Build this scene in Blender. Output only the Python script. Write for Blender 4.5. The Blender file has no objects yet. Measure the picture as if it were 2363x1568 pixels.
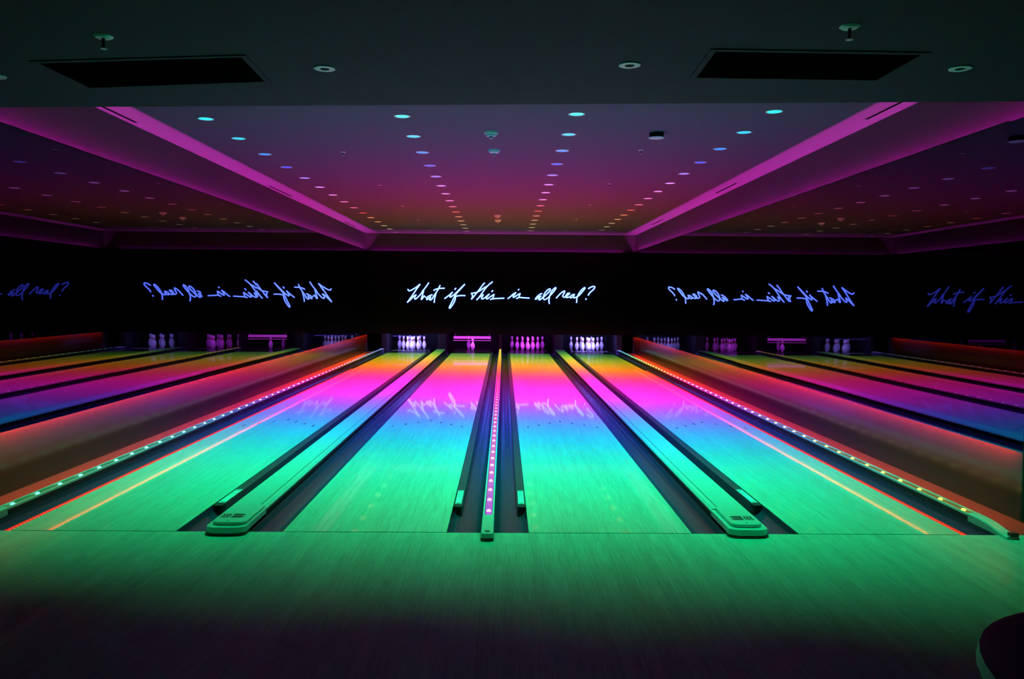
import bpy, bmesh, math, random
from mathutils import Matrix, Vector
random.seed(7)
scn = bpy.context.scene
COL = scn.collection

# ------------------------------------------------------------ camera, world, exposure
W_PX, F_PX = 2363.0, 1872.4
cd = bpy.data.cameras.new('camera'); cam = bpy.data.objects.new('camera', cd); COL.objects.link(cam)
cd.sensor_fit = 'HORIZONTAL'; cd.sensor_width = 36.0; cd.lens = 36.0 * F_PX / W_PX
cd.clip_start = 0.05; cd.clip_end = 200
R_ = Vector((0.999923, -0.009807, 0.007590)); U_ = Vector((-0.007072, 0.051750, 0.998635)); F_ = Vector((0.010186, 0.998612, -0.051677))
m = Matrix.Identity(4)
for i in range(3):
    m[i][0] = R_[i]; m[i][1] = U_[i]; m[i][2] = -F_[i]
m[0][3], m[1][3], m[2][3] = 0.0, 0.0, 1.5353
cam.matrix_world = m
scn.camera = cam
wd = bpy.data.worlds.new('world'); scn.world = wd; wd.use_nodes = True
wd.node_tree.nodes['Background'].inputs[0].default_value = (0.4, 0.5, 0.6, 1)
wd.node_tree.nodes['Background'].inputs[1].default_value = 0.0005
scn.view_settings.view_transform = 'Standard'
try: scn.view_settings.look = 'None'
except Exception: pass
scn.view_settings.gamma = 1.0
scn.view_settings.use_curve_mapping = False
scn.view_settings.exposure = 0.0
cy = scn.cycles
cy.use_denoising = True
cy.use_light_tree = True
cy.caustics_reflective = False; cy.caustics_refractive = False
cy.max_bounces = 8; cy.diffuse_bounces = 3; cy.glossy_bounces = 5; cy.sample_clamp_indirect = 4.0

# strengths (tuned against the photograph)
SPOT_W = 210.0
LENS_E = 1.2
COVE_E = 470.0
COVE_BACK_E = 210.0
RED_E = 430.0
GUTTER_RED_E = 1.6
BULB_E = 2.2
SIGN_E = 1.0
UV_E = 620.0

# ------------------------------------------------------------ room measures (metres, camera at x=0 y=0)
FOUL = 5.222                     # foul line
MASK = 23.15                     # plane of the black wall that carries the sign
HEADPIN = FOUL + 18.288
XL, XR = -3.825, 3.63            # mirror faces
ZM, ZLIP, ZC = 0.476, 2.84, 3.34 # mirror bottom, mirror top, upper ceiling
LW = 1.0668
LANES = [-3.194, -1.431, 0.173, 1.946]   # left edge of each lane
XW0, XW1 = -3.955, 3.76          # cove / wall faces
YN = -3.0                        # wall behind the camera
SPOT_DEG, SPOT_BLEND = 78, .9
SIGN_R = .017

# ------------------------------------------------------------ helpers
def tag(o, label=None, cat=None, group=None, kind=None):
    if label: o['label'] = label
    if cat: o['category'] = cat
    if group: o['group'] = group
    if kind: o['kind'] = kind
    return o
def empty(name, loc, label, cat, group=None):
    o = bpy.data.objects.new(name, None); o.empty_display_size = .05
    o.location = loc; COL.objects.link(o)
    return tag(o, label, cat, group)
class MB:
    def __init__(s): s.v = []; s.f = []
    def box(s, x0, x1, y0, y1, z0, z1):
        b = len(s.v)
        s.v += [(x0,y0,z0),(x1,y0,z0),(x1,y1,z0),(x0,y1,z0),(x0,y0,z1),(x1,y0,z1),(x1,y1,z1),(x0,y1,z1)]
        for q in ((0,3,2,1),(4,5,6,7),(0,1,5,4),(1,2,6,5),(2,3,7,6),(3,0,4,7)): s.f.append(tuple(b+i for i in q))
        return s
    def quad(s, *p):
        b = len(s.v); s.v += list(p); s.f.append(tuple(range(b, b+len(p)))); return s
    def prism(s, pts, z0, z1):              # outline in xy, counter-clockwise
        b = len(s.v); n = len(pts)
        s.v += [(x,y,z0) for x,y in pts] + [(x,y,z1) for x,y in pts]
        s.f.append(tuple(b+i for i in reversed(range(n)))); s.f.append(tuple(b+n+i for i in range(n)))
        for i in range(n):
            j = (i+1) % n; s.f.append((b+i, b+j, b+n+j, b+n+i))
        return s
    def loft(s, rings, cap=True):           # list of closed rings with equal counts
        b = len(s.v); n = len(rings[0])
        for r in rings: s.v += list(r)
        for k in range(len(rings)-1):
            for i in range(n):
                j = (i+1) % n; s.f.append((b+k*n+i, b+k*n+j, b+(k+1)*n+j, b+(k+1)*n+i))
        if cap:
            s.f.append(tuple(b+i for i in reversed(range(n)))); e = b+(len(rings)-1)*n; s.f.append(tuple(e+i for i in range(n)))
        return s
    def sweep(s, prof, ys, closed=True):    # profile in xz, extruded along y
        return s.loft([[(x, y, z) for x, z in prof] for y in ys])
    def lathe(s, prof, c=(0,0,0), n=20, sx=1.0):
        rings = [[(c[0]+r*math.cos(2*math.pi*i/n), c[1]+r*math.sin(2*math.pi*i/n), c[2]+z) for i in range(n)] for z, r in prof]
        return s.loft(rings)
    def tube(s, pts, r, n=8):
        P = [Vector(p) for p in pts]; rings = []
        for i, p in enumerate(P):
            d = (P[min(i+1, len(P)-1)] - P[max(i-1, 0)]).normalized()
            a = Vector((0,1,0)) if abs(d.y) < .9 else Vector((1,0,0))
            e1 = d.cross(a).normalized(); e2 = d.cross(e1).normalized()
            rings.append([tuple(p + (e1*math.cos(2*math.pi*k/n) + e2*math.sin(2*math.pi*k/n))*r) for k in range(n)])
        d0 = (P[0]-P[1]).normalized()*r*.6; d1 = (P[-1]-P[-2]).normalized()*r*.6
        rings.insert(0, [tuple(Vector(q)*.5 + P[0]*.5 + d0) for q in rings[0]])
        rings.append([tuple(Vector(q)*.5 + P[-1]*.5 + d1) for q in rings[-1]])
        return s.loft(rings)
    def build(s, name, mat, parent=None, smooth=False, bevel=0):
        me = bpy.data.meshes.new(name); me.from_pydata([tuple(v) for v in s.v], [], s.f)
        bm = bmesh.new(); bm.from_mesh(me); bmesh.ops.recalc_face_normals(bm, faces=bm.faces); bm.to_mesh(me); bm.free()
        me.materials.append(mat)
        if smooth:
            for p in me.polygons: p.use_smooth = True
        o = bpy.data.objects.new(name, me); COL.objects.link(o)
        if parent:
            o.parent = parent
            if parent.type == 'EMPTY': o.matrix_parent_inverse = Matrix.Translation(-parent.location)
        if bevel:
            b = o.modifiers.new('bevel', 'BEVEL'); b.width = bevel; b.segments = 3; b.limit_method = 'ANGLE'
        if smooth and not bevel:
            try:
                import bpy as _b
                me.set_sharp_from_angle(angle=math.radians(40))
            except Exception: pass
        return o
def structure(o, label=None): o['kind'] = 'structure'; 
def local_copy(o, parent, loc=None):
    c = o.copy(); COL.objects.link(c); c.parent = parent
    if loc is not None: c.location = loc
    return c
def subdiv(a, b, step):
    n = max(1, int(round((b-a)/step))); return [a+(b-a)*i/n for i in range(n+1)]

# ------------------------------------------------------------ materials
def mat(name, col, rough=.5, metal=0, spec=.5, coat=0, crough=.05, emit=None, es=1.0, bump=None, ior=1.5):
    m = bpy.data.materials.new(name); m.use_nodes = True
    b = m.node_tree.nodes['Principled BSDF']; n = m.node_tree.nodes; l = m.node_tree.links
    b.inputs['Base Color'].default_value = (*col, 1); b.inputs['Roughness'].default_value = rough
    b.inputs['Metallic'].default_value = metal; b.inputs['IOR'].default_value = ior
    b.inputs['Specular IOR Level'].default_value = spec
    b.inputs['Coat Weight'].default_value = coat; b.inputs['Coat Roughness'].default_value = crough
    if emit: b.inputs['Emission Color'].default_value = (*emit, 1); b.inputs['Emission Strength'].default_value = es
    tc = n.new('ShaderNodeTexCoord'); nz = n.new('ShaderNodeTexNoise')
    nz.inputs['Scale'].default_value = bump[0] if bump else 12.0
    l.new(tc.outputs['Object'], nz.inputs['Vector'])
    mx = n.new('ShaderNodeMix'); mx.data_type = 'RGBA'
    mx.inputs['A'].default_value = (*[v*.95 for v in col], 1); mx.inputs['B'].default_value = (*[min(1, v*1.05) for v in col], 1)
    l.new(nz.outputs['Fac'], mx.inputs['Factor']); l.new(mx.outputs['Result'], b.inputs['Base Color'])
    if bump:
        bp = n.new('ShaderNodeBump'); bp.inputs['Strength'].default_value = bump[1]; bp.inputs['Distance'].default_value = .01
        l.new(nz.outputs['Fac'], bp.inputs['Height']); l.new(bp.outputs['Normal'], b.inputs['Normal'])
    return m
def wood(name, base, board, contrast, rough, coat, crough):
    m = bpy.data.materials.new(name); m.use_nodes = True
    n = m.node_tree.nodes; l = m.node_tree.links; b = n['Principled BSDF']
    tc = n.new('ShaderNodeTexCoord'); sp = n.new('ShaderNodeSeparateXYZ'); l.new(tc.outputs['Object'], sp.inputs[0])
    def math_(op, a, bb=None):
        k = n.new('ShaderNodeMath'); k.operation = op
        for i, v in enumerate((a, bb)):
            if v is None: continue
            if isinstance(v, (int, float)): k.inputs[i].default_value = v
            else: l.new(v, k.inputs[i])
        return k.outputs[0]
    bi = math_('FLOOR', math_('DIVIDE', sp.outputs['X'], board))
    off = n.new('ShaderNodeTexWhiteNoise'); off.noise_dimensions = '1D'; l.new(bi, off.inputs['W'])
    yi = math_('FLOOR', math_('ADD', math_('DIVIDE', sp.outputs['Y'], 1.6), math_('MULTIPLY', off.outputs['Value'], 7.0)))
    cv = n.new('ShaderNodeCombineXYZ'); l.new(bi, cv.inputs[0]); l.new(yi, cv.inputs[1])
    wn = n.new('ShaderNodeTexWhiteNoise'); wn.noise_dimensions = '2D'; l.new(cv.outputs[0], wn.inputs['Vector'])
    mp = n.new('ShaderNodeMapping'); mp.inputs['Scale'].default_value = (120, 2.0, 1); l.new(tc.outputs['Object'], mp.inputs[0])
    nz = n.new('ShaderNodeTexNoise'); nz.inputs['Scale'].default_value = 1.0; nz.inputs['Detail'].default_value = 4; l.new(mp.outputs[0], nz.inputs['Vector'])
    mp2 = n.new('ShaderNodeMapping'); mp2.inputs['Scale'].default_value = (330, 5, 1); l.new(tc.outputs['Object'], mp2.inputs[0])
    nz2 = n.new('ShaderNodeTexNoise'); nz2.inputs['Scale'].default_value = 1.0; l.new(mp2.outputs[0], nz2.inputs['Vector'])
    s = math_('ADD', math_('MULTIPLY', wn.outputs['Value'], .16), math_('ADD', math_('MULTIPLY', nz.outputs['Fac'], .8), math_('MULTIPLY', nz2.outputs['Fac'], .9)))
    mr = n.new('ShaderNodeMapRange'); mr.inputs['From Min'].default_value = .60; mr.inputs['From Max'].default_value = 1.26
    mr.inputs['To Min'].default_value = 1-contrast; mr.inputs['To Max'].default_value = 1+contrast*.5; l.new(s, mr.inputs['Value'])
    mx = n.new('ShaderNodeMix'); mx.data_type = 'RGBA'; mx.blend_type = 'MULTIPLY'; mx.inputs['Factor'].default_value = 1
    mx.inputs['A'].default_value = (*base, 1); l.new(mr.outputs['Result'], mx.inputs['B'])
    l.new(mx.outputs['Result'], b.inputs['Base Color'])
    b.inputs['Roughness'].default_value = rough; b.inputs['Coat Weight'].default_value = coat; b.inputs['Coat Roughness'].default_value = crough
    b.inputs['Coat IOR'].default_value = 1.33; b.inputs['Specular IOR Level'].default_value = .25
    bp = n.new('ShaderNodeBump'); bp.inputs['Strength'].default_value = .12; bp.inputs['Distance'].default_value = .002
    l.new(nz.outputs['Fac'], bp.inputs['Height']); l.new(bp.outputs['Normal'], b.inputs['Normal'])
    return m
def emission(name, col, s, body=(.02,.02,.02)):
    return mat(name, body, .4, emit=col, es=s)
def ramp_y(name, stops, strength, dots=None):
    """light source whose colour runs along the lane: stops = [(y, rgb)...]; dots=(pitch, low) adds the row of single LEDs"""
    m = bpy.data.materials.new(name); m.use_nodes = True
    n = m.node_tree.nodes; l = m.node_tree.links; b = n['Principled BSDF']
    ge = n.new('ShaderNodeNewGeometry'); sp = n.new('ShaderNodeSeparateXYZ'); l.new(ge.outputs['Position'], sp.inputs[0])
    mr = n.new('ShaderNodeMapRange'); mr.inputs['From Min'].default_value = stops[0][0]; mr.inputs['From Max'].default_value = stops[-1][0]
    l.new(sp.outputs['Y'], mr.inputs['Value'])
    cr = n.new('ShaderNodeValToRGB'); e = cr.color_ramp.elements
    y0, y1 = stops[0][0], stops[-1][0]
    e[0].position = 0; e[0].color = (*stops[0][1], 1); e[1].position = 1; e[1].color = (*stops[-1][1], 1)
    for y, c in stops[1:-1]:
        k = e.new((y-y0)/(y1-y0)); k.color = (*c, 1)
    l.new(mr.outputs['Result'], cr.inputs['Fac']); l.new(cr.outputs['Color'], b.inputs['Emission Color'])
    b.inputs['Base Color'].default_value = (.012, .012, .012, 1)
    b.inputs['Emission Strength'].default_value = strength
    if dots:
        w = n.new('ShaderNodeMath'); w.operation = 'MULTIPLY'; w.inputs[1].default_value = 2*math.pi/dots[0]; l.new(sp.outputs['Y'], w.inputs[0])
        s = n.new('ShaderNodeMath'); s.operation = 'SINE'; l.new(w.outputs[0], s.inputs[0])
        r = n.new('ShaderNodeMapRange'); r.inputs['From Min'].default_value = -1; r.inputs['To Min'].default_value = strength*dots[1]; r.inputs['To Max'].default_value = strength
        l.new(s.outputs[0], r.inputs['Value']); l.new(r.outputs['Result'], b.inputs['Emission Strength'])
    return m
M = {}
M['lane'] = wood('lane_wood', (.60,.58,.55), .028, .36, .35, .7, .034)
M['approach'] = wood('approach_wood', (.56,.54,.50), .056, .42, .42, .35, .22)
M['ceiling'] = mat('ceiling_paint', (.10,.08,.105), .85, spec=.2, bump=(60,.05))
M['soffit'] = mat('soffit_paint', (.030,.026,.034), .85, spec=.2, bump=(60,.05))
M['cove'] = mat('cove_paint', (.052,.046,.053), .8, spec=.2, bump=(60,.05))
M['dark_wall'] = mat('dark_wall_paint', (.02,.022,.022), .8, spec=.2, bump=(40,.1))
M['black_glass'] = mat('black_glass', (.003,.003,.004), .12, spec=.12)
M['black'] = mat('black_matte', (.006,.006,.007), .7, spec=.2)
M['mirror'] = mat('smoked_mirror', (.10,.078,.13), .012, metal=1)
M['skirt'] = mat('skirt_laminate', (.045,.036,.036), .15, spec=.3)
M['ledge'] = mat('ledge_board', (.022,.019,.018), .5)
M['void'] = mat('black_void', (.0015,.0015,.0015), .9, spec=0)
M['gutter'] = mat('gutter_plastic', (.03,.036,.085), .18, spec=.5, bump=(3,.07))
M['bumper'] = mat('bumper_rail_plastic', (.035,.04,.05), .35)
M['cap'] = mat('cap_plastic', (.55,.56,.58), .28, spec=.5, coat=.3)
M['rail'] = mat('rail_plastic', (.03,.032,.035), .3)
M['track_body'] = mat('track_body', (.012,.013,.014), .5)
M['rail_trim'] = mat('rail_edge', (.75,.76,.78), .25)
M['rubber'] = mat('black_rubber', (.008,.008,.008), .5)
M['white_plastic'] = mat('white_plastic', (.9,.9,.9), .35)
M['white_metal'] = mat('white_enamel', (.7,.72,.72), .35)
M['steel'] = mat('brushed_steel', (.5,.5,.5), .3, metal=1)
M['pin'] = mat('pin_white', (.85,.85,.86), .25, coat=.5)
M['pin_red'] = mat('pin_stripe_red', (.25,.004,.006), .3)
M['logo'] = mat('logo_dark', (.02,.03,.03), .4)
M['plate'] = mat('label_plate', (.72,.74,.72), .35)
M['print'] = mat('plate_print', (.25,.28,.26), .5)
M['arrow'] = mat('arrow_inlay', (.03,.022,.015), .35, coat=.6)
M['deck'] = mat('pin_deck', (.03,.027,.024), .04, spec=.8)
M['vinyl'] = mat('dark_vinyl', (.004,.004,.006), .4, spec=.35)

# ------------------------------------------------------------ room shell
o = MB().box(XW0-.3, XW1+.3, YN, FOUL, -.25, 0).build('floor', M['approach']); structure(o)
o = MB().box(XW0-.3, XW1+.3, FOUL+.001, 25.6, -.30, -.20).build('floor', M['black']); structure(o)
SY0, SY1 = 5.84, 5.30                        # front edge of the lowered ceiling at the left and right wall
c = MB()
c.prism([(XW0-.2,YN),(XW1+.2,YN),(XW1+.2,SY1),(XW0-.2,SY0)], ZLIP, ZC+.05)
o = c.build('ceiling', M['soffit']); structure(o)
o = MB().prism([(XW0-.2,SY0+.001),(XW1+.2,SY1+.001),(XW1+.2,23.6),(XW0-.2,23.6)], ZC, ZC+.15).build('ceiling', M['ceiling']); structure(o)
o = MB().box(XW0-.15, XW0-.01, YN, 25.6, -.3, ZC).build('wall_left', M['dark_wall']); structure(o)
o = MB().box(XW1+.01, XW1+.15, YN, 25.6, -.3, ZC).build('wall_right', M['dark_wall']); structure(o)
o = MB().box(XW0-.15, XW1+.15, YN-.15, YN, -.3, ZC).build('wall_back', M['dark_wall']); structure(o)
o = MB().box(XW0-.15, XW1+.15, 25.6, 25.75, -.3, ZC).build('wall_front', M['black']); structure(o)
# near wall returns: the mirrors end here
o = MB().box(XW0-.01, XL-.005, YN, 5.57, 0.001, ZLIP-.001).build('wall_left', M['dark_wall']); structure(o)
o = MB().box(XR-.005, XW1+.01, YN, 5.57, 0.001, ZLIP-.001).build('wall_right', M['dark_wall']); structure(o)
# cove faces above the mirrors and above the sign wall
o = MB().box(XW0-.01, XW0+.0, 5.9, 23.32, 2.58, ZC-.001).build('trim_1', M['cove']); structure(o)
o = MB().box(XW1-.0, XW1+.01, 5.4, 23.32, 2.58, ZC-.001).build('trim_2', M['cove']); structure(o)
o = MB().box(XW0+.001, XW1-.001, 23.30, 23.34, 2.70, ZC-.001).build('trim_3', M['cove']); structure(o)
# channel floors that carry the hidden strips
o = MB().box(XW0+.001, XL-.022, 5.9, 23.14, 2.55, 2.60).build('trim_4', M['black']); structure(o)
o = MB().box(XR+.022, XW1-.001, 5.9, 23.14, 2.55, 2.60).build('trim_5', M['black']); structure(o)
# flat black ledges between mirror top and cove slot, with the fin that shades the strip
o = MB().box(XW0+.056, XL-.001, 5.9, 23.14, ZLIP-.012, ZLIP-.002).box(XW0+.056, XW0+.059, 5.9, 23.14, 2.601, ZLIP).build('trim_9', M['black']); structure(o)
o = MB().box(XR+.001, XW1-.056, 5.9, 23.14, ZLIP-.012, ZLIP-.002).box(XW1-.059, XW1-.056, 5.9, 23.14, 2.601, ZLIP).build('trim_10', M['black']); structure(o)
# black sign wall above the pins, and the side walls / dividers of the pin pits
mw = MB().box(XL+.001, XR-.001, MASK, MASK+.04, ZM+.01, ZLIP).build('wall_front', M['black_glass']); structure(mw)
o = MB().box(XL+.001, XR-.001, MASK+.04, 23.30, ZLIP-.14, ZLIP-.09).build('trim_6', M['black']); structure(o)

# mirrors: five sheets a side, each a hair out of true, so reflections step at the joints
def mirror(side):
    x = XL if side < 0 else XR
    t = empty('mirror', (x, 5.7, ZM), 'long smoked mirror covering the %s side wall above the lanes' % ('left' if side < 0 else 'right'), 'mirror', 'mirrored side walls')
    ys = [5.58, 8.0, 10.3, 12.6, 14.9, 17.2, 19.5, 21.3, MASK-.002]
    tilt = [0, .0011, -.0009, .0006, -.0004, .0008, -.0006, 0] if side < 0 else [.0012, 0, .0014, -.0008, .0005, -.0007, .0006, 0]
    for i in range(8):
        a, b = ys[i]+.001, ys[i+1]-.001; d = tilt[i]*(b-a)*.5*side
        s = MB(); bk = x+side*.02
        s.loft([[(x+d, a, ZM), (bk+d, a, ZM), (bk+d, a, ZLIP-.013), (x+d, a, ZLIP-.013)], [(x-d, b, ZM), (bk-d, b, ZM), (bk-d, b, ZLIP-.013), (x-d, b, ZLIP-.013)]])
        s.build('mirror_sheet', M['mirror'], t)
mirror(-1); mirror(1)
# skirt boards under the mirrors and the flat ledge behind the outer rails
o = MB().box(XW0, XL-.065, 5.58, MASK, -.06, .62).build('baseboard_left', M['skirt']); structure(o)
o = MB().box(XR+.065, XW1, 5.58, MASK, -.06, .62).build('baseboard_right', M['skirt']); structure(o)
o = MB().box(XL-.066, -3.522, 5.24, 23.3, -.12, -.035).build('trim_7', M['ledge']); structure(o)
o = MB().box(3.337, XR+.066, 5.24, 23.3, -.12, -.035).build('trim_8', M['ledge']); structure(o)

# ------------------------------------------------------------ hidden light strips (cove and under the mirrors)
mag = emission('cove_led', (1.0, .035, .78), COVE_E); magb = emission('cove_led_back', (1.0, .03, .85), COVE_BACK_E)
red = emission('skirt_led', (1.0, .03, .012), RED_E)
def strip(name, x0, x1, y0, y1, z0, z1, mt, label, along='y', n=24):
    # a thin lit tape glued on a dark carrier profile
    lit, back = (z1, z0) if z1 > z0 else (z1, z0)
    t = MB(); s = MB()
    if along == 'y':
        for i in range(n):
            a, b = y0+(y1-y0)*i/n, y0+(y1-y0)*(i+1)/n; t.quad((x0,a,z1),(x1,a,z1),(x1,b,z1),(x0,b,z1))
        s.box(x0-.002, x1+.002, y0, y1, min(z0,z1)+(.0006 if z1<z0 else 0), max(z0,z1)-(.0006 if z1>z0 else 0))
    else:
        for i in range(n):
            a, b = x0+(x1-x0)*i/n, x0+(x1-x0)*(i+1)/n; t.quad((a,y0,z1),(b,y0,z1),(b,y1,z1),(a,y1,z1))
        s.box(x0, x1, y0-.002, y1+.002, z0, z1-.0006)
    r = empty(name, ((x0+x1)/2, (y0+y1)/2, z0), label, 'light strip')
    s.build('carrier', M['black'], r); t.build('lit_tape', mt, r)
strip('led_strip', -3.938, -3.932, 6.0, 23.05, 2.76, 2.78, mag, 'magenta light strip hidden in the cove above the left mirror')
strip('led_strip', 3.737, 3.743, 5.5, 23.05, 2.76, 2.78, mag, 'magenta light strip hidden in the cove above the right mirror')
strip('led_strip', -3.77, 3.38, 23.289, 23.297, 2.79, 2.80, magb, 'magenta light strip along the ledge above the neon sign wall', 'x')
strip('led_strip', -3.863, -3.851, 5.75, 23.0, .522, .512, red, 'red light strip tucked under the bottom edge of the left mirror')
strip('led_strip', 3.656, 3.668, 5.75, 23.0, .522, .512, red, 'red light strip tucked under the bottom edge of the right mirror')

# ------------------------------------------------------------ lanes with their gutters
names = ['far left lane', 'second lane from the left', 'third lane from the left', 'far right lane']
gut = [((-3.439,-3.245),(-2.1272,-1.906)), ((-1.652,-1.431),(-.3642,-.134)), ((-.058,.173),(1.2398,1.465)), ((1.721,1.946),(3.064,3.255))]
LANE_END = 22.2; DECK_END = 24.75
def gutter_profile(a, b, top=-.004, depth=.085):
    n = 12; c0 = (a+b)/2; r = (b-a)/2
    inner = [(c0 - r*math.cos(math.pi*i/n), top - depth*math.sin(math.pi*i/n)**.8) for i in range(n+1)]
    outer = [(x, z-.012) for x, z in reversed(inner)]
    return inner + outer
desc = ['glossy wooden bowling lane at the far left, beside the left mirror', 'glossy wooden bowling lane just left of the centre light rail', 'glossy wooden bowling lane just right of the centre light rail', 'glossy wooden bowling lane at the far right, beside the right mirror']
LANE_ROOT = []
for i, x0 in enumerate(LANES):
    t = empty('bowling_lane', (x0+LW/2, FOUL, 0), desc[i], 'bowling lane', 'four bowling lanes'); LANE_ROOT.append(t)
    MB().box(x0, x0+LW, FOUL+.012, LANE_END, -.19, 0).build('lane_surface', M['lane'], t)
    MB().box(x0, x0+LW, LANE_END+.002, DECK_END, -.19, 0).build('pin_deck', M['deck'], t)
    for a, b in gut[i]:
        MB().sweep(gutter_profile(a+.001, b-.001), [FOUL+.006, 10, 15, 20, 23.28]).build('gutter', M['gutter'], t, smooth=True)
    for k in range(7):                       # the seven aiming arrows
        ax = x0 + LW*(.5 + (k-3)*.128); ay = FOUL + 4.80 - abs(k-3)*.152
        s = MB().prism([(ax-.011, ay-.045),(ax+.011, ay-.045),(ax+.002, ay+.08),(ax-.002, ay+.08)], .0004, .0012)
        s.build('arrow', M['arrow'], t)
    MB().box(x0, x0+LW, 23.235, 23.275, .0006, .0022).build('deck_seam', M['white_plastic'] if i in (0, 3) else M['bumper'], t)

# ------------------------------------------------------------ covered ball tracks between lane pairs 1|2 and 3|4
def rounded(xa, xb, y0, y1, r, n=8):         # outline with rounded near corners
    p = [(xb, y1), (xa, y1)]
    p += [(xa+r-r*math.cos(math.pi/2*i/n), y0+r*.8-r*.8*math.sin(math.pi/2*i/n)) for i in range(n+1)]
    p += [(xb-r+r*math.sin(math.pi/2*i/n), y0+r*.8-r*.8*math.cos(math.pi/2*i/n)) for i in range(n+1)]
    return list(reversed(p)) if False else p
def capping(xa, xb, label, mirrored):
    xm = (xa+xb)/2; g = -1 if mirrored else 1; ye = FOUL-.10
    t = empty('ball_track_cover', (xm, ye, 0), label, 'ball track cover', 'covered ball tracks between the lanes')
    MB().prism(rounded(xa-.004, xb+.004, ye, FOUL+.02, .06), .001, .012).build('foot', M['rubber'], t)
    w = MB().prism(rounded(xa, xb, ye+.004, 5.62, .075), .012, .055)
    w.build('end_base', M['cap'], t, bevel=.006)
    MB().sweep([(xa+.008,-.18),(xb-.008,-.18),(xb-.008,.0388),(xa+.008,.0388)], subdiv(5.621, MASK-.2, .8)).build('body', M['track_body'], t)
    MB().sweep([(xa,.039),(xb,.039),(xb,.050),(xb-.002,.0535),(xb-.005,.055),(xa+.005,.055),(xa+.002,.0535),(xa,.050)], subdiv(5.621, MASK-.2, .8)).build('flange', M['cap'], t)
    MB().prism(rounded(xa+.028, xb-.010 if not mirrored else xb-.028, ye+.05, 5.62, .065), .0552, .078).build('end_cap', M['cap'], t, bevel=.008)
    lo, hi = xa+.010, xb-.014
    MB().sweep([(lo,.0552),(hi,.0552),(hi,.0600),(hi-.0015,.0616),(hi-.004,.0625),(lo+.004,.0625),(lo+.0015,.0616),(lo,.0600)], subdiv(5.622, MASK-.22, .8)).build('top_cover', M['cap'], t)
    gx = xb-.052 if not mirrored else xa+.052
    MB().sweep([(gx-.003,.0627),(gx+.003,.0627),(gx+.003,.0633),(gx-.003,.0633)], subdiv(5.66, MASK-.25, .8)).build('groove', M['rubber'], t)
    MB().lathe([(.078,.0055),(.0795,.0045)], (xm, ye+.085, 0), 12).build('screw', M['rubber'], t)
    s = MB(); z0, z1 = .0785, .0793; yb = ye+.155     # emblem: three slanted strokes, a bar and two wings
    for k in range(3):
        a = xm + g*(-.070 + k*.020)
        s.prism([(a-.007, yb),(a+.005, yb),(a+g*.006+.006, yb+.045),(a+.004, yb+.09),(a-.008, yb+.09),(a+g*.006-.006, yb+.045)], z0, z1)
    a = xm - g*.006 if g > 0 else xm + .006
    q = [(a, yb),(a+g*.066, yb),(a+g*.084, yb+.020),(a+g*.060, yb+.038),(a, yb+.040)]
    s.prism(q, z0, z1)
    q = [(a, yb+.050),(a+g*.056, yb+.050),(a+g*.080, yb+.068),(a+g*.062, yb+.090),(a, yb+.094)]
    s.prism(q, z0, z1)
    s.build('emblem', M['logo'], t)
capping(-1.907, -1.651, 'long pale plastic track cover with rounded end and dark emblem, left of the centre rail', False)
capping(1.464, 1.720, 'long pale plastic track cover with rounded end and dark emblem, right of the centre rail', True)

# ------------------------------------------------------------ light rails: a strip of single bulbs under clear edging
def light_rail(xa, xb, label, stops, y_first, y_end, outer=0, z=.045):
    xm = (xa+xb)/2
    t = empty('light_rail', (xm, y_first, 0), label, 'light rail', 'lit rails running down the lanes')
    MB().box(xa, xb, y_first-.02, y_end, -.12, z-.012).build('base', M['rail'], t)
    for sx in ((xa, xa+.010), (xb-.010, xb)):
        MB().box(sx[0], sx[1], y_first-.02, y_end, z-.0118, z+.004).build('edge_trim', M['rail_trim'], t)
    glow = ramp_y('rail_glow', [(y_, tuple(v**2.2 for v in c_)) for y_, c_ in stops], BULB_E*(.30 if outer == 0 else .06))
    MB().box(xa+.014, xb-.014, y_first, y_end, z-.0115, z-.006).build('diffuser', glow, t)
    bm_ = ramp_y('rail_bulb', stops, BULB_E)
    proto = MB().lathe([(0,.0168),(.006,.0165),(.012,.012),(.0155,.005)], (0,0,0), 12).build('bulb', bm_, t, smooth=True)
    proto.matrix_parent_inverse = Matrix.Identity(4)
    y = y_first + .10; k = 0
    while y < y_end-.05 and k < 99:
        b = proto if k == 0 else local_copy(proto, t)
        b.location = (0, y-y_first, z-.0055); y += .309; k += 1
    # end piece that dips down to the approach floor
    if outer == 0:
        MB().prism(rounded(xa-.002, xb+.002, y_first-.47, y_first-.022, .03), .012, z+.004).build('end_cap', M['cap'], t, bevel=.006)
        MB().prism(rounded(xa-.003, xb+.003, y_first-.48, FOUL-.01, .03), .001, .0118).build('end_foot', M['rubber'], t)
        MB().lathe([(z+.0042,.019),(z+.0052,.018)], (xm, y_first-.42, 0), 16).build('end_hole', M['rubber'], t)
    else:
        ys = [y_first-.024, y_first-.16, y_first-.26, y_first-.34, y_first-.42, y_first-.47]
        zs = [z+.002, z, z-.008, z-.022, z-.032, z-.034]
        r = [[(xa, yy, zz-.05 if yy > FOUL+.01 else .002), (xb, yy, zz-.05 if yy > FOUL+.01 else .002), (xb, yy, zz), (xb-.008, yy, zz+.008), (xa+.008, yy, zz+.008), (xa, yy, zz)] for yy, zz in zip(ys, zs)]
        MB().loft(r).build('end_cap', M['cap'], t)
        MB().box(xa+.02, xb-.006, y_first-.475, y_first-.44, .013, .040).build('end_plug', M['rubber'], t)
    return t
WL = [(5.5,(.12,1,.5)),(8,(.3,.95,.75)),(10.2,(.5,.7,1)),(13,(.9,.55,1)),(16.5,(1,.4,.8)),(19,(.65,.4,1)),(21,(.25,.22,1)),(23.5,(.12,.14,1))]
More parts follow.
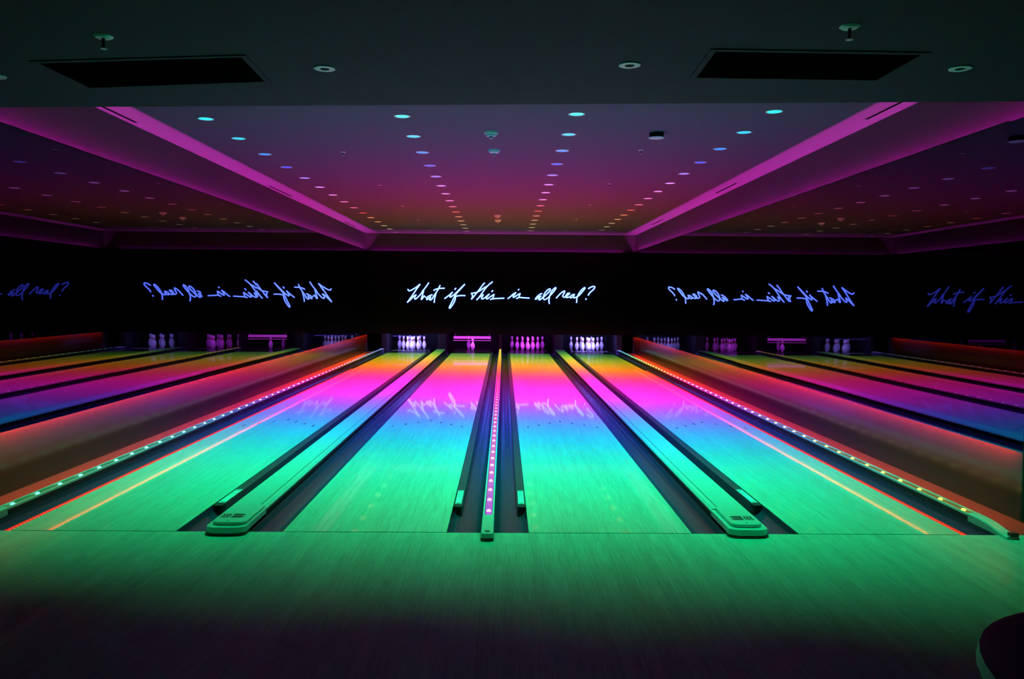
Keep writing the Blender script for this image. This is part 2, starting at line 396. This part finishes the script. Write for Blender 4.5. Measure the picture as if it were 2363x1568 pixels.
WR = [(5.5,(1,.72,.08)),(8,(1,.75,.16)),(10,(1,.85,.75)),(13,(1,.55,.95)),(16,(1,.6,.35)),(18.5,(.85,.85,.3)),(20.8,(.3,.85,.7)),(23.5,(.03,.45,1))]
WC = [(4.8,(.7,.32,1)),(7.5,(.95,.42,.9)),(10,(1,.35,.75)),(13,(1,.10,.5)),(15.5,(1,.05,.10)),(17.5,(1,.2,.03)),(20,(1,.4,.04)),(23.5,(1,.5,.06))]
light_rail(-3.520, -3.440, 'light rail of greenish white to blue bulbs beside the left mirror', WL, 5.63, 23.35, -1)
light_rail(3.256, 3.336, 'light rail of yellow to blue bulbs beside the right mirror', WR, 5.60, 23.35, 1)
light_rail(-.134, -.058, 'light rail of lilac to orange bulbs running down the middle of the room', WC, 5.51, 23.35, 0)

# red strips lying along the outer lane edges
rd = ramp_y('gutter_red', [(5,(1,.012,.006)),(12,(1,.012,.02)),(17.3,(1,.03,.006))], GUTTER_RED_E, dots=(.04,.12))
for x0, x1, s in ((-3.243,-3.197,'left'), (3.0155,3.0615,'right')):
    o = MB().sweep([(x0,-.03),(x1,-.03),(x1,-.006),((x0+x1)/2,.001),(x0,-.006)], subdiv(FOUL+.02, 17.2, .5)).build('red_light_strip', rd)
    tag(o, 'red light strip of tiny dots along the outer edge of the far %s lane' % s, 'light strip')

# folded bumper rails with a printed plate, one in a gutter of each lane
def bumper(xa, xb, lane, first=5.90):
    t = LANE_ROOT[lane]
    r = MB().box(xa, xb, first+.07, 22.9, -.10, -.006).build('bumper_rail', M['bumper'], t, bevel=.004)
    MB().prism([(xa,first+.069),(xa+.004,first+.01),(xa+.015,first),(xb-.015,first),(xb-.004,first+.01),(xb,first+.069)], -.10, -.007).build('end_cap', M['rubber'], r)
    MB().box(xa+.010, xb-.010, first+.09, first+.50, -.0058, -.0045).build('label_plate', M['plate'], r)
    s = MB()
    for k, (a, b) in enumerate(((.10,.125),(.30,.305),(.33,.335),(.36,.375),(.395,.40),(.455,.485))):
        s.box(xa+.018, xb-.018, first+a, first+b, -.0043, -.0036)
    s.build('plate_print', M['print'], r)
    MB().lathe([(-.0058,.006),(-.0045,.005)], ((xa+xb)/2, first+.078, 0), 10).build('screw', M['rubber'], r)
bumper(-2.126, -2.056, 0)
bumper(-.3632, -.298, 1)
bumper(.108, .172, 2)
bumper(1.880, 1.945, 3, 5.98)

# ------------------------------------------------------------ pin pits: dividers, lamps, sweep bar, pins
M['divider'] = mat('divider_panel', (.010,.006,.008), .5)
for (a, b), w in zip(((-3.52,-3.36),(-1.90,-1.66),(-.135,-.058),(1.47,1.715),(3.256,3.42)),
    ('beside the left mirror','between the two left lanes','behind the centre light rail','between the two right lanes','beside the right mirror')):
    o = MB().box(a, b, 23.36, 25.4, -.19, ZM+.3).build('pit_divider', M['divider']); tag(o, 'dark upright divider of the pin area, ' + w, 'divider', 'pin area dividers')
o = MB().box(XL+.01, XR-.01, 25.42, 25.5, -.19, 1.2).build('pit_curtain', M['black']); tag(o, 'black curtain closing the back of the pin area', 'curtain')
uvb = emission('uv_tube_blue', (.28,.21,1.0), UV_E); uvm = emission('uv_tube_magenta', (.62,.04,1.0), UV_E*.42)
dimb = emission('lamp_edge_painted_light', (.18,.07,.9), .75); sweepm = emission('sweep_painted_light', (.80,.06,.95), .95)
for i, x0 in enumerate(LANES):
    t = empty('pin_lamp', (x0+LW/2, 23.27, .48), 'ultraviolet lamp lighting the pins of the ' + names[i], 'lamp', 'lamps above the pins')
    MB().box(x0+.03, x0+LW-.03, 23.20, 23.25, .545, .56).build('housing', M['black'], t)
    mt = uvb if i in (0, 3) else uvm
    MB().loft([[(x0+.06+(LW-.12)*k/8, 23.212+.011*math.cos(a*math.pi/4), .524+.011*math.sin(a*math.pi/4)) for a in range(8)] for k in range(9)]).build('tube', mt, t, smooth=True)
    if i == 0: MB().box(x0+.02, x0+LW-.12, 23.215, 23.225, .402, .416).build('lower_edge', dimb, t)  # housing lip, no source itself; the tube's light on it is painted as emission
t = empty('sweep_bar', (LANES[1]+LW/2, 23.08, .3), 'sweep bar with painted-on magenta light lowered before the pins, second lane from the left', 'sweep bar')
MB().box(LANES[1]-.005, LANES[1]+LW-.005, 23.235, 23.26, .345, .415).build('board', sweepm, t, bevel=.006)  # board and lip are no lamps; light falling on them is painted as emission
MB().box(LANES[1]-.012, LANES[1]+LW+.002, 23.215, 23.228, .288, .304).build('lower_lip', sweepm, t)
MB().box(LANES[1]+.02, LANES[1]+.06, 23.262, 23.30, .31, .51).build('arm', M['black'], t)
MB().box(LANES[1]+LW-.06, LANES[1]+LW-.02, 23.262, 23.30, .31, .51).build('arm', M['black'], t)

IN = .0254
prof = [(0,1.015),(.12,1.10),(.75,1.414),(2.25,1.953),(3.375,2.255),(4.5,2.383),(5.2,2.36),(5.875,2.2815),(6.6,2.08),(7.25,1.8515),(8.0,1.5),(8.625,1.236),(9.375,.9825),(10,.8985),(10.5,.915),(10.875,.935),(11.75,1.047),(12.625,1.203),(13.5,1.2735),(14.2,1.12),(14.7,.78),(14.93,.4),(15,.06)]
def make_pin():
    t = empty('bowling_pin', (0,0,0), 'x', 'bowling pin')
    b = MB().lathe([(z*IN, r*IN) for z, r in prof], n=20).build('body', M['pin'], t, smooth=True)
    s = MB()
    for a in (9.45, 10.35): s.lathe([(a*IN, .96*IN), ((a+.15)*IN, 1.0*IN), ((a+.5)*IN, 1.0*IN), ((a+.65)*IN, .97*IN)], n=20)
    s.build('neck_stripes', M['pin_red'], t, smooth=True)
    return t
pos = {1:(0,0),2:(-.1524,.264),3:(.1524,.264),4:(-.3048,.528),5:(0,.528),6:(.3048,.528),7:(-.4572,.792),8:(-.1524,.792),9:(.1524,.792),10:(.4572,.792)}
where = {1:'front of the rack',2:'left of second row',3:'right of second row',4:'left of third row',5:'middle of third row',6:'right of third row',
         7:'far left of back row',8:'inner left of back row',9:'inner right of back row',10:'far right of back row'}
tint = ['blue-lit white', 'dim magenta-lit', 'magenta-lit white', 'blue-lit white']
proto = make_pin(); used = False
for li in range(4):
    cx = LANES[li]+LW/2
    for n in ({0:(1,2,3,4,5,6,7,8,9), 1:(1,8)}.get(li, range(1,11))):
        if not used: t = proto; used = True
        else:
            t = proto.copy(); COL.objects.link(t)
            for ch in proto.children:
                c = ch.copy(); COL.objects.link(c); c.parent = t
        dx, dy = pos[n]
        t.location = (cx+dx, HEADPIN+dy, .0008); t.rotation_euler = (0, 0, random.uniform(0, 6))
        t['label'] = '%s pin, %s, %s' % (tint[li], names[li], where[n]); t['category'] = 'bowling pin'; t['group'] = 'pins on the ' + names[li]
        if li == 1:
            t['label'] = ('magenta-lit bowling pin standing forward under the lowered sweep bar' if n == 1 else 'faint bowling pin far back under the lowered sweep bar')

# ------------------------------------------------------------ ceiling lights
LX = [-3.06, -1.03, .70, 2.58]
rowname = ['far left row', 'inner left row', 'inner right row', 'far right row']
K = {-2:(0,1.45,.42),-1:(0,1.45,.60),0:(0,1.25,1.05),1:(0,.80,1.7),2:(.02,.40,2.2),3:(.38,.13,2.0),4:(1.4,.08,2.1),5:(3.0,.08,2.1),6:(3.5,.06,1.6),7:(3.6,.05,.85),8:(3.4,.12,.15),9:(2.6,.36,.015),
     10:(2.0,.75,.008),11:(1.5,.98,.006),12:(.65,1.05,.006),13:(.09,1.0,.04),14:(.0,.0,.0)}
cname = {0:'teal',1:'cyan',2:'azure blue',3:'blue',4:'violet',5:'lilac pink',6:'magenta',7:'pink',8:'rose red',9:'red',10:'orange',11:'amber',12:'pale yellow',13:'pale green',14:'dim grey',-1:'green',-2:'green'}
ordn = ['first','second','third','fourth','fifth','sixth','seventh','eighth','ninth','tenth','eleventh','twelfth','thirteenth','fourteenth','fifteenth']
ring_me = None
def ring(r0, r1, z0, z1, n=28):
    s = MB(); rs = []
    for r, z in ((r1,z1),(r1,z0+.001),(r1-.003,z0),(r0+.001,z0),(r0,z0+.001),(r0,z1)):
        rs.append([(r*math.cos(2*math.pi*i/n), r*math.sin(2*math.pi*i/n), z) for i in range(n)])
    return s.loft(rs, cap=False)
lens_m = {}
LENS = {0:(0,.80,.85),1:(0,.60,.95),2:(.01,.27,1),3:(.04,.08,.95),4:(.35,.2,1),5:(.75,.25,1),6:(.9,.28,.95),7:(1,.2,.75),8:(1,.1,.35),9:(1,.05,.05),10:(1,.3,.12),11:(.8,.45,.12),12:(.6,.5,.25),13:(.5,.55,.3),14:(.8,.6,.8)}
def lensmat(k):
    if k not in lens_m:
        col = LENS.get(k, (0,.8,.4))
        lens_m[k] = emission('lens_%s' % cname[k].replace(' ', '_'), col, LENS_E if k < 14 else .15)
    return lens_m[k]
r_data = None; l_data = {}
for k in range(-2, 15):
    yk = 8.12 + 1.0*k
    for ci, x in enumerate(LX):
        y = yk - (.10+.009*max(k, 0))*x
        if k < 0:
            lab = 'green recessed light, %s, behind lowered ceiling, %s' % (rowname[ci], 'nearer one' if k == -2 else 'farther one')
        else:
            lab = '%s recessed ceiling light, %s from the front in the %s' % (cname[k], ordn[k], rowname[ci])
        t = empty('ceiling_light', (x, y, ZC), lab, 'ceiling light', 'recessed lights of the %s' % rowname[ci])
        if r_data is None:
            o = ring(.070, .086, -.006, 0).build('trim_ring', M['white_metal'], t); o.matrix_parent_inverse = Matrix.Identity(4); r_data = o.data
        else:
            o = bpy.data.objects.new('trim_ring', r_data); COL.objects.link(o); o.parent = t
        if k not in l_data:
            o = MB().lathe([(-.0045,.0),(-.0045,.045),(-.0035,.0695),(-.0005,.0695)], n=24).build('lens', lensmat(k), t); o.matrix_parent_inverse = Matrix.Identity(4); l_data[k] = o.data
        else:
            o = bpy.data.objects.new('lens', l_data[k]); COL.objects.link(o); o.parent = t
        if k < 14:
            ld = bpy.data.lights.new('beam', 'SPOT'); c = K[k]
            ld.color = tuple(v/max(c) for v in c); ld.energy = SPOT_W*max(c); ld.spot_size = math.radians(SPOT_DEG); ld.spot_blend = SPOT_BLEND; ld.shadow_soft_size = .04
            lo = bpy.data.objects.new('beam', ld); COL.objects.link(lo); lo.parent = t; lo.location = (0, 0, -.02)
# unlit downlights in the lowered ceiling
for ci, (x, y) in enumerate(((-3.06,4.97),(-1.036,4.728),(.692,4.595),(2.548,4.595))):
    t = empty('ceiling_light', (x, y, ZLIP), 'unlit white ring ceiling light in the lowered ceiling, ' + ['at the left picture edge','right of the left grille','left of the right grille','right of the right grille'][ci], 'ceiling light', 'unlit ring lights in the lowered ceiling')
    for nm, mb, mt in (('trim_ring', ring(.027,.061,-.007,0), M['white_metal']), ('recess', MB().lathe([(-.002,.0),(-.002,.0268),(-.0003,.0268)], n=24), M['black'])):
        o = mb.build(nm, mt, t); o.matrix_parent_inverse = Matrix.Identity(4)

# sprinklers
sp_proto = None; row_i = 0
def sprinkler(x, y, z, label, group, s=1.0):
    t = empty('sprinkler', (x, y, z), label, 'sprinkler', group)
    for nm, mb, mt in (('escutcheon', MB().lathe([(-.010*s,.012*s),(-.008*s,.036*s),(-.0002,.046*s)], n=20), M['white_metal']),
                       ('stem', MB().lathe([(-.052*s,.006*s),(-.0105*s,.008*s)], n=10), M['rubber']),
                       ('deflector', MB().lathe([(-.060*s,.016*s),(-.056*s,.018*s),(-.0525*s,.006*s)], n=16), M['white_metal'])):
        o = mb.build(nm, mt, t); o.matrix_parent_inverse = Matrix.Identity(4)
for side, x, ys in (('left', -2.03, (10.3,13.3,16.3,19.2,22.1)), ('right', 1.65, (9.97,12.9,15.8,18.7,21.7))):
    for i, y in enumerate(ys): sprinkler(x, y, ZC, 'small sprinkler on the coloured ceiling, %s from the front in the %s line' % (ordn[i], side), 'sprinklers on the coloured ceiling', .72)
sprinkler(-2.037, 4.20, ZLIP, 'sprinkler hanging from the dark lowered ceiling in front of the left air grille', 'sprinklers in the lowered ceiling', 1.05)
sprinkler(1.641, 3.93, ZLIP, 'sprinkler hanging from the dark lowered ceiling in front of the right air grille', 'sprinklers in the lowered ceiling', 1.05)

# smoke heads on the centre line
def stacked(x, y, label):
    t = empty('smoke_detector', (x, y, ZC), label, 'smoke detector')
    for nm, mb, mt in (('base', MB().lathe([(-.028,.062),(-.022,.074),(-.0002,.080)], n=28), M['white_plastic']),
                       ('middle_ring', MB().lathe([(-.052,.038),(-.047,.052),(-.0325,.058)], n=28), M['white_plastic']),
                       ('gap', MB().lathe([(-.0635,.020),(-.0285,.036)], n=20), M['rubber']),
                       ('tip', MB().lathe([(-.072,.016),(-.064,.022)], n=20), M['white_plastic'])):
        o = mb.build(nm, mt, t); o.matrix_parent_inverse = Matrix.Identity(4)
def domed(x, y, label):
    t = empty('smoke_detector', (x, y, ZC), label, 'smoke detector')
    for nm, mb, mt in (('base', MB().lathe([(-.046,.030),(-.040,.052),(-.026,.068),(-.0002,.080)], n=28), M['white_plastic']),
                       ('collar', MB().lathe([(-.054,.020),(-.0465,.028)], n=20), M['rubber']),
                       ('sensor', MB().lathe([(-.078,.004),(-.074,.013),(-.066,.017),(-.0545,.012)], n=16), M['white_plastic'])):
        o = mb.build(nm, mt, t); o.matrix_parent_inverse = Matrix.Identity(4)
stacked(-.155, 8.97, 'stepped white detector on the ceiling centre line, nearest one')
domed(-.135, 10.04, 'domed white detector with small tip, second on the ceiling centre line')
stacked(-.157, 17.94, 'stepped detector far back on the ceiling centre line, lit red')
domed(-.155, 19.04, 'domed detector farthest back on the ceiling centre line, lit red')
t = empty('ceiling_speaker', (1.649, 8.93, ZC), 'black cylinder with pale round face on the ceiling right of the centre', 'ceiling speaker')
for nm, mb, mt in (('housing', MB().lathe([(-.050,.078),(-.0002,.078)], n=28), M['black']), ('face', MB().lathe([(-.058,.080),(-.055,.086),(-.0505,.086)], n=28), M['white_plastic'])):
    o = mb.build(nm, mt, t); o.matrix_parent_inverse = Matrix.Identity(4)

# air grilles in the lowered ceiling: four corners each
def grille(q, label):
    cx = sum(p[0] for p in q)/4; cyy = sum(p[1] for p in q)/4
    t = empty('air_grille', (cx, cyy, ZLIP), label, 'air grille', 'black air grilles in the lowered ceiling')
    def ins(a): return [(cx+(x-cx)*(1-a/abs(x-cx)), cyy+(y-cyy)*(1-a/abs(y-cyy))) for x, y in q]
    z0, z1 = ZLIP-.006, ZLIP-.0003
    A, Bq = ins(0), ins(.035)
    f = MB(); f.loft([[(x,y,z1) for x,y in A], [(x,y,z0) for x,y in A], [(x,y,z0) for x,y in Bq], [(x,y,z1) for x,y in Bq]], cap=False)
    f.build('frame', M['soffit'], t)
    MB().prism(ins(.036), ZLIP-.002, ZLIP-.0004).build('backing', M['void'], t)
    s = MB(); P = ins(.04); n = 13                       # blades
    for i in range(n):
        u = (i+.5)/n
        a = [P[0][j]+(P[3][j]-P[0][j])*u for j in (0,1)]; b = [P[1][j]+(P[2][j]-P[1][j])*u for j in (0,1)]
        s.quad((a[0],a[1]-.006,ZLIP-.0022),(b[0],b[1]-.006,ZLIP-.0022),(b[0],b[1]+.006,ZLIP-.0055),(a[0],a[1]+.006,ZLIP-.0055))
    s.build('blades', M['void'], t)
grille([(-2.668,4.643),(-1.409,4.484),(-1.428,5.052),(-2.655,5.245)], 'large black air grille in the lowered ceiling on the left')
grille([(1.068,4.290),(2.235,4.309),(2.227,4.881),(1.086,4.867)], 'large black air grille in the lowered ceiling on the right')
# slot diffusers in the cove edge
for side, x, ys in (('left', -3.87, ((7.1,8.65),(13.5,14.9),(19.8,21.2))), ('right', 3.60, ((6.7,8.16),(12.7,13.9),(18.6,19.9)))):
    for i, (a, b) in enumerate(ys):
        t = empty('slot_diffuser', (x, a, ZC), 'thin dark air slot in the magenta ceiling edge on the %s, %s from the front' % (side, ordn[i]), 'air slot', 'air slots along the ceiling edge')
        MB().box(x-.014, x+.014, a, b, ZC-.0025, ZC-.0002).build('slot', M['void'], t)
        f = MB()
        for u, v in ((x-.018,x-.0142),(x+.0142,x+.018)): f.box(u, v, a-.004, b+.004, ZC-.0028, ZC-.0002)
        f.build('frame', M['cove'], t)

# ------------------------------------------------------------ handwritten sign
SIGN = [['W',[[(-2.734,1.749),(-2.714,1.714),(-2.687,1.706),(-2.617,1.734),(-2.5,1.805),(-2.39,1.892)],[(-2.39,1.892),(-2.484,1.759),(-2.562,1.641),(-2.648,1.515),(-2.749,1.374)],[(-2.749,1.374),(-2.64,1.476),(-2.562,1.555),(-2.499,1.594)],[(-2.499,1.594),(-2.538,1.532),(-2.538,1.477),(-2.507,1.477),(-2.437,1.54),(-2.366,1.619),(-2.316,1.701)]]],['h',[[(-2.316,1.701),(-2.249,1.784),(-2.195,1.855),(-2.144,1.937)],[(-2.284,1.721),(-2.3,1.658),(-2.331,1.549),(-2.354,1.47),(-2.327,1.478),(-2.28,1.557),(-2.257,1.549),(-2.225,1.522)]]],['a',[[(-2.042,1.598),(-2.108,1.574),(-2.171,1.534),(-2.202,1.479),(-2.186,1.46),(-2.131,1.503),(-2.085,1.543)],[(-2.085,1.543),(-2.104,1.496),(-2.116,1.457),(-2.084,1.449),(-2.045,1.488),(-1.995,1.571)]]],['t',[[(-1.995,1.571),(-1.936,1.653),(-1.866,1.771),(-1.82,1.865)],[(-1.82,1.865),(-1.866,1.763),(-1.921,1.677),(-1.948,1.591),(-1.975,1.481),(-1.986,1.375)],[(-1.999,1.723),(-1.937,1.755),(-1.835,1.779),(-1.694,1.784)]]],['i',[[(-1.689,1.491),(-1.607,1.554),(-1.529,1.617),(-1.467,1.677)],[(-1.467,1.677),(-1.514,1.61),(-1.541,1.555),(-1.521,1.535),(-1.467,1.571),(-1.408,1.614)],[(-1.401,1.751),(-1.37,1.791)]]],['f',[[(-1.408,1.614),(-1.342,1.681),(-1.248,1.776),(-1.12,1.902)],[(-1.12,1.902),(-1.236,1.768),(-1.338,1.658),(-1.404,1.556),(-1.466,1.43),(-1.52,1.32),(-1.555,1.242),(-1.544,1.218),(-1.505,1.258),(-1.427,1.376),(-1.388,1.478),(-1.384,1.54)],[(-1.384,1.552),(-1.31,1.572),(-1.216,1.582),(-1.107,1.58)]]],['t',[[(-0.558,1.945),(-0.636,1.851),(-0.714,1.741),(-0.791,1.647),(-0.869,1.544),(-0.928,1.481)],[(-0.928,1.481),(-0.897,1.544),(-0.905,1.607),(-0.932,1.642)],[(-0.932,1.645),(-0.87,1.655),(-0.768,1.678),(-0.674,1.733),(-0.581,1.797),(-0.487,1.852)]]],['h',[[(-0.331,1.978),(-0.448,1.884),(-0.541,1.774),(-0.619,1.664),(-0.697,1.553),(-0.779,1.459)],[(-0.779,1.459),(-0.689,1.553),(-0.588,1.613)],[(-0.588,1.613),(-0.634,1.53),(-0.634,1.491),(-0.587,1.499),(-0.521,1.545)]]],['i',[[(-0.521,1.545),(-0.462,1.598),(-0.419,1.63)],[(-0.419,1.63),(-0.478,1.563),(-0.509,1.508),(-0.477,1.492),(-0.43,1.524),(-0.356,1.577)],[(-0.353,1.697),(-0.318,1.732)]]],['s',[[(-0.356,1.577),(-0.282,1.623)],[(-0.282,1.623),(-0.298,1.58),(-0.313,1.533),(-0.344,1.49),(-0.391,1.477)],[(-0.336,1.494),(-0.242,1.502),(-0.125,1.509),(0.001,1.516)]]],['i',[[(0.107,1.505),(0.181,1.56),(0.259,1.631),(0.337,1.679)],[(0.337,1.679),(0.29,1.616),(0.259,1.561),(0.275,1.541),(0.337,1.577),(0.396,1.62)],[(0.403,1.75),(0.422,1.773)]]],['s',[[(0.396,1.62),(0.458,1.652)],[(0.458,1.652),(0.439,1.601),(0.42,1.542),(0.354,1.507)],[(0.424,1.542),(0.542,1.533),(0.718,1.523)]]],['a',[[(1.081,1.655),(1.014,1.63),(0.932,1.554),(0.894,1.495),(0.932,1.504),(0.998,1.563),(1.052,1.588)],[(1.052,1.588),(1.007,1.529),(0.995,1.479),(1.024,1.479),(1.074,1.517),(1.116,1.555)]]],['l',[[(1.116,1.547),(1.199,1.623),(1.273,1.698),(1.318,1.765),(1.293,1.79),(1.218,1.74),(1.152,1.652),(1.12,1.555),(1.129,1.497),(1.162,1.485),(1.208,1.506),(1.258,1.544)]]],['l',[[(1.258,1.544),(1.341,1.632),(1.415,1.716),(1.473,1.804),(1.46,1.825),(1.385,1.762),(1.328,1.665),(1.295,1.557),(1.277,1.456),(1.293,1.369)]]],['r',[[(1.488,1.529),(1.55,1.6),(1.633,1.684),(1.725,1.739)],[(1.725,1.739),(1.717,1.685),(1.684,1.626),(1.672,1.58),(1.71,1.551)]]],['e',[[(1.71,1.551),(1.793,1.594),(1.872,1.67)],[(1.872,1.67),(1.817,1.669),(1.764,1.61),(1.76,1.56),(1.802,1.548),(1.86,1.565)]]],['a',[[(2.01,1.637),(1.952,1.628),(1.89,1.582),(1.894,1.54),(1.936,1.553),(1.998,1.612)],[(1.998,1.612),(1.978,1.562),(2.003,1.537),(2.057,1.562)]]],['l',[[(2.057,1.562),(2.136,1.609),(2.227,1.714),(2.301,1.811),(2.284,1.831),(2.197,1.756),(2.119,1.642),(2.08,1.546),(2.067,1.404)]]],['?',[[(2.398,1.803),(2.477,1.85),(2.56,1.871),(2.581,1.842),(2.544,1.783),(2.445,1.691),(2.396,1.615)],[(2.326,1.493),(2.343,1.519)]]]]
sm = emission('neon_glass', (.085,.16,1.0), SIGN_E*8)
def smooth_pts(p):
    if len(p) < 3: return p
    q = []
    for i in range(len(p)-1):
        p0, p1, p2, p3 = p[max(i-1,0)], p[i], p[i+1], p[min(i+2,len(p)-1)]
        for k in range(5):
            t = k/5
            q.append(tuple(.5*((2*b)+(-a+c)*t+(2*a-5*b+4*c-d)*t*t+(-a+3*b-3*c+d)*t**3) for a,b,c,d in zip(p0,p1,p2,p3)))
    return q + [p[-1]]
t = empty('neon_sign', (-.06, MASK, 1.6), 'blue-white handwritten neon sign reading What if this is all real? on the black wall', 'neon sign')
for ch, strokes in SIGN:
    s = MB()
    for st in strokes: s.tube([(x, MASK-.024, z) for x, z in smooth_pts(st)], SIGN_R, 8)
    s.build('question_mark' if ch == '?' else 'letter', sm, t, smooth=True)
# small brackets that hold the tubes off the wall
s = MB()
for ch, strokes in SIGN:
    x, z = strokes[0][0]; s.box(x-.008, x+.008, MASK-.02, MASK, z-.008, z+.008)
s.build('bracket', M['black'], t)

# ------------------------------------------------------------ ball return hood at the lower right
t = empty('ball_return', (1.5, 1.45, 0), 'dark rounded ball return hood standing on the approach at the lower right', 'ball return')
def ell(rx, ry, z, n=48): return [(1.57+rx*math.copysign(abs(math.cos(a))**.85, math.cos(a)), 1.45+ry*math.copysign(abs(math.sin(a))**.85, math.sin(a)), z) for a in (2*math.pi*i/n for i in range(n))]
MB().loft([ell(.44,.50,.001), ell(.47,.53,.04), ell(.54,.60,.45), ell(.545,.605,.70)]).build('hood', M['vinyl'], t, smooth=True)
MB().loft([ell(.548,.608,.7005), ell(.556,.616,.715), ell(.55,.61,.742), ell(.52,.58,.752), ell(.44,.50,.748), ell(.42,.48,.728)]).build('top_rim', M['vinyl'], t, smooth=True)
MB().loft([ell(.10,.16,.7485), ell(.10,.16,.753)]).build('air_vent', M['rubber'], t)
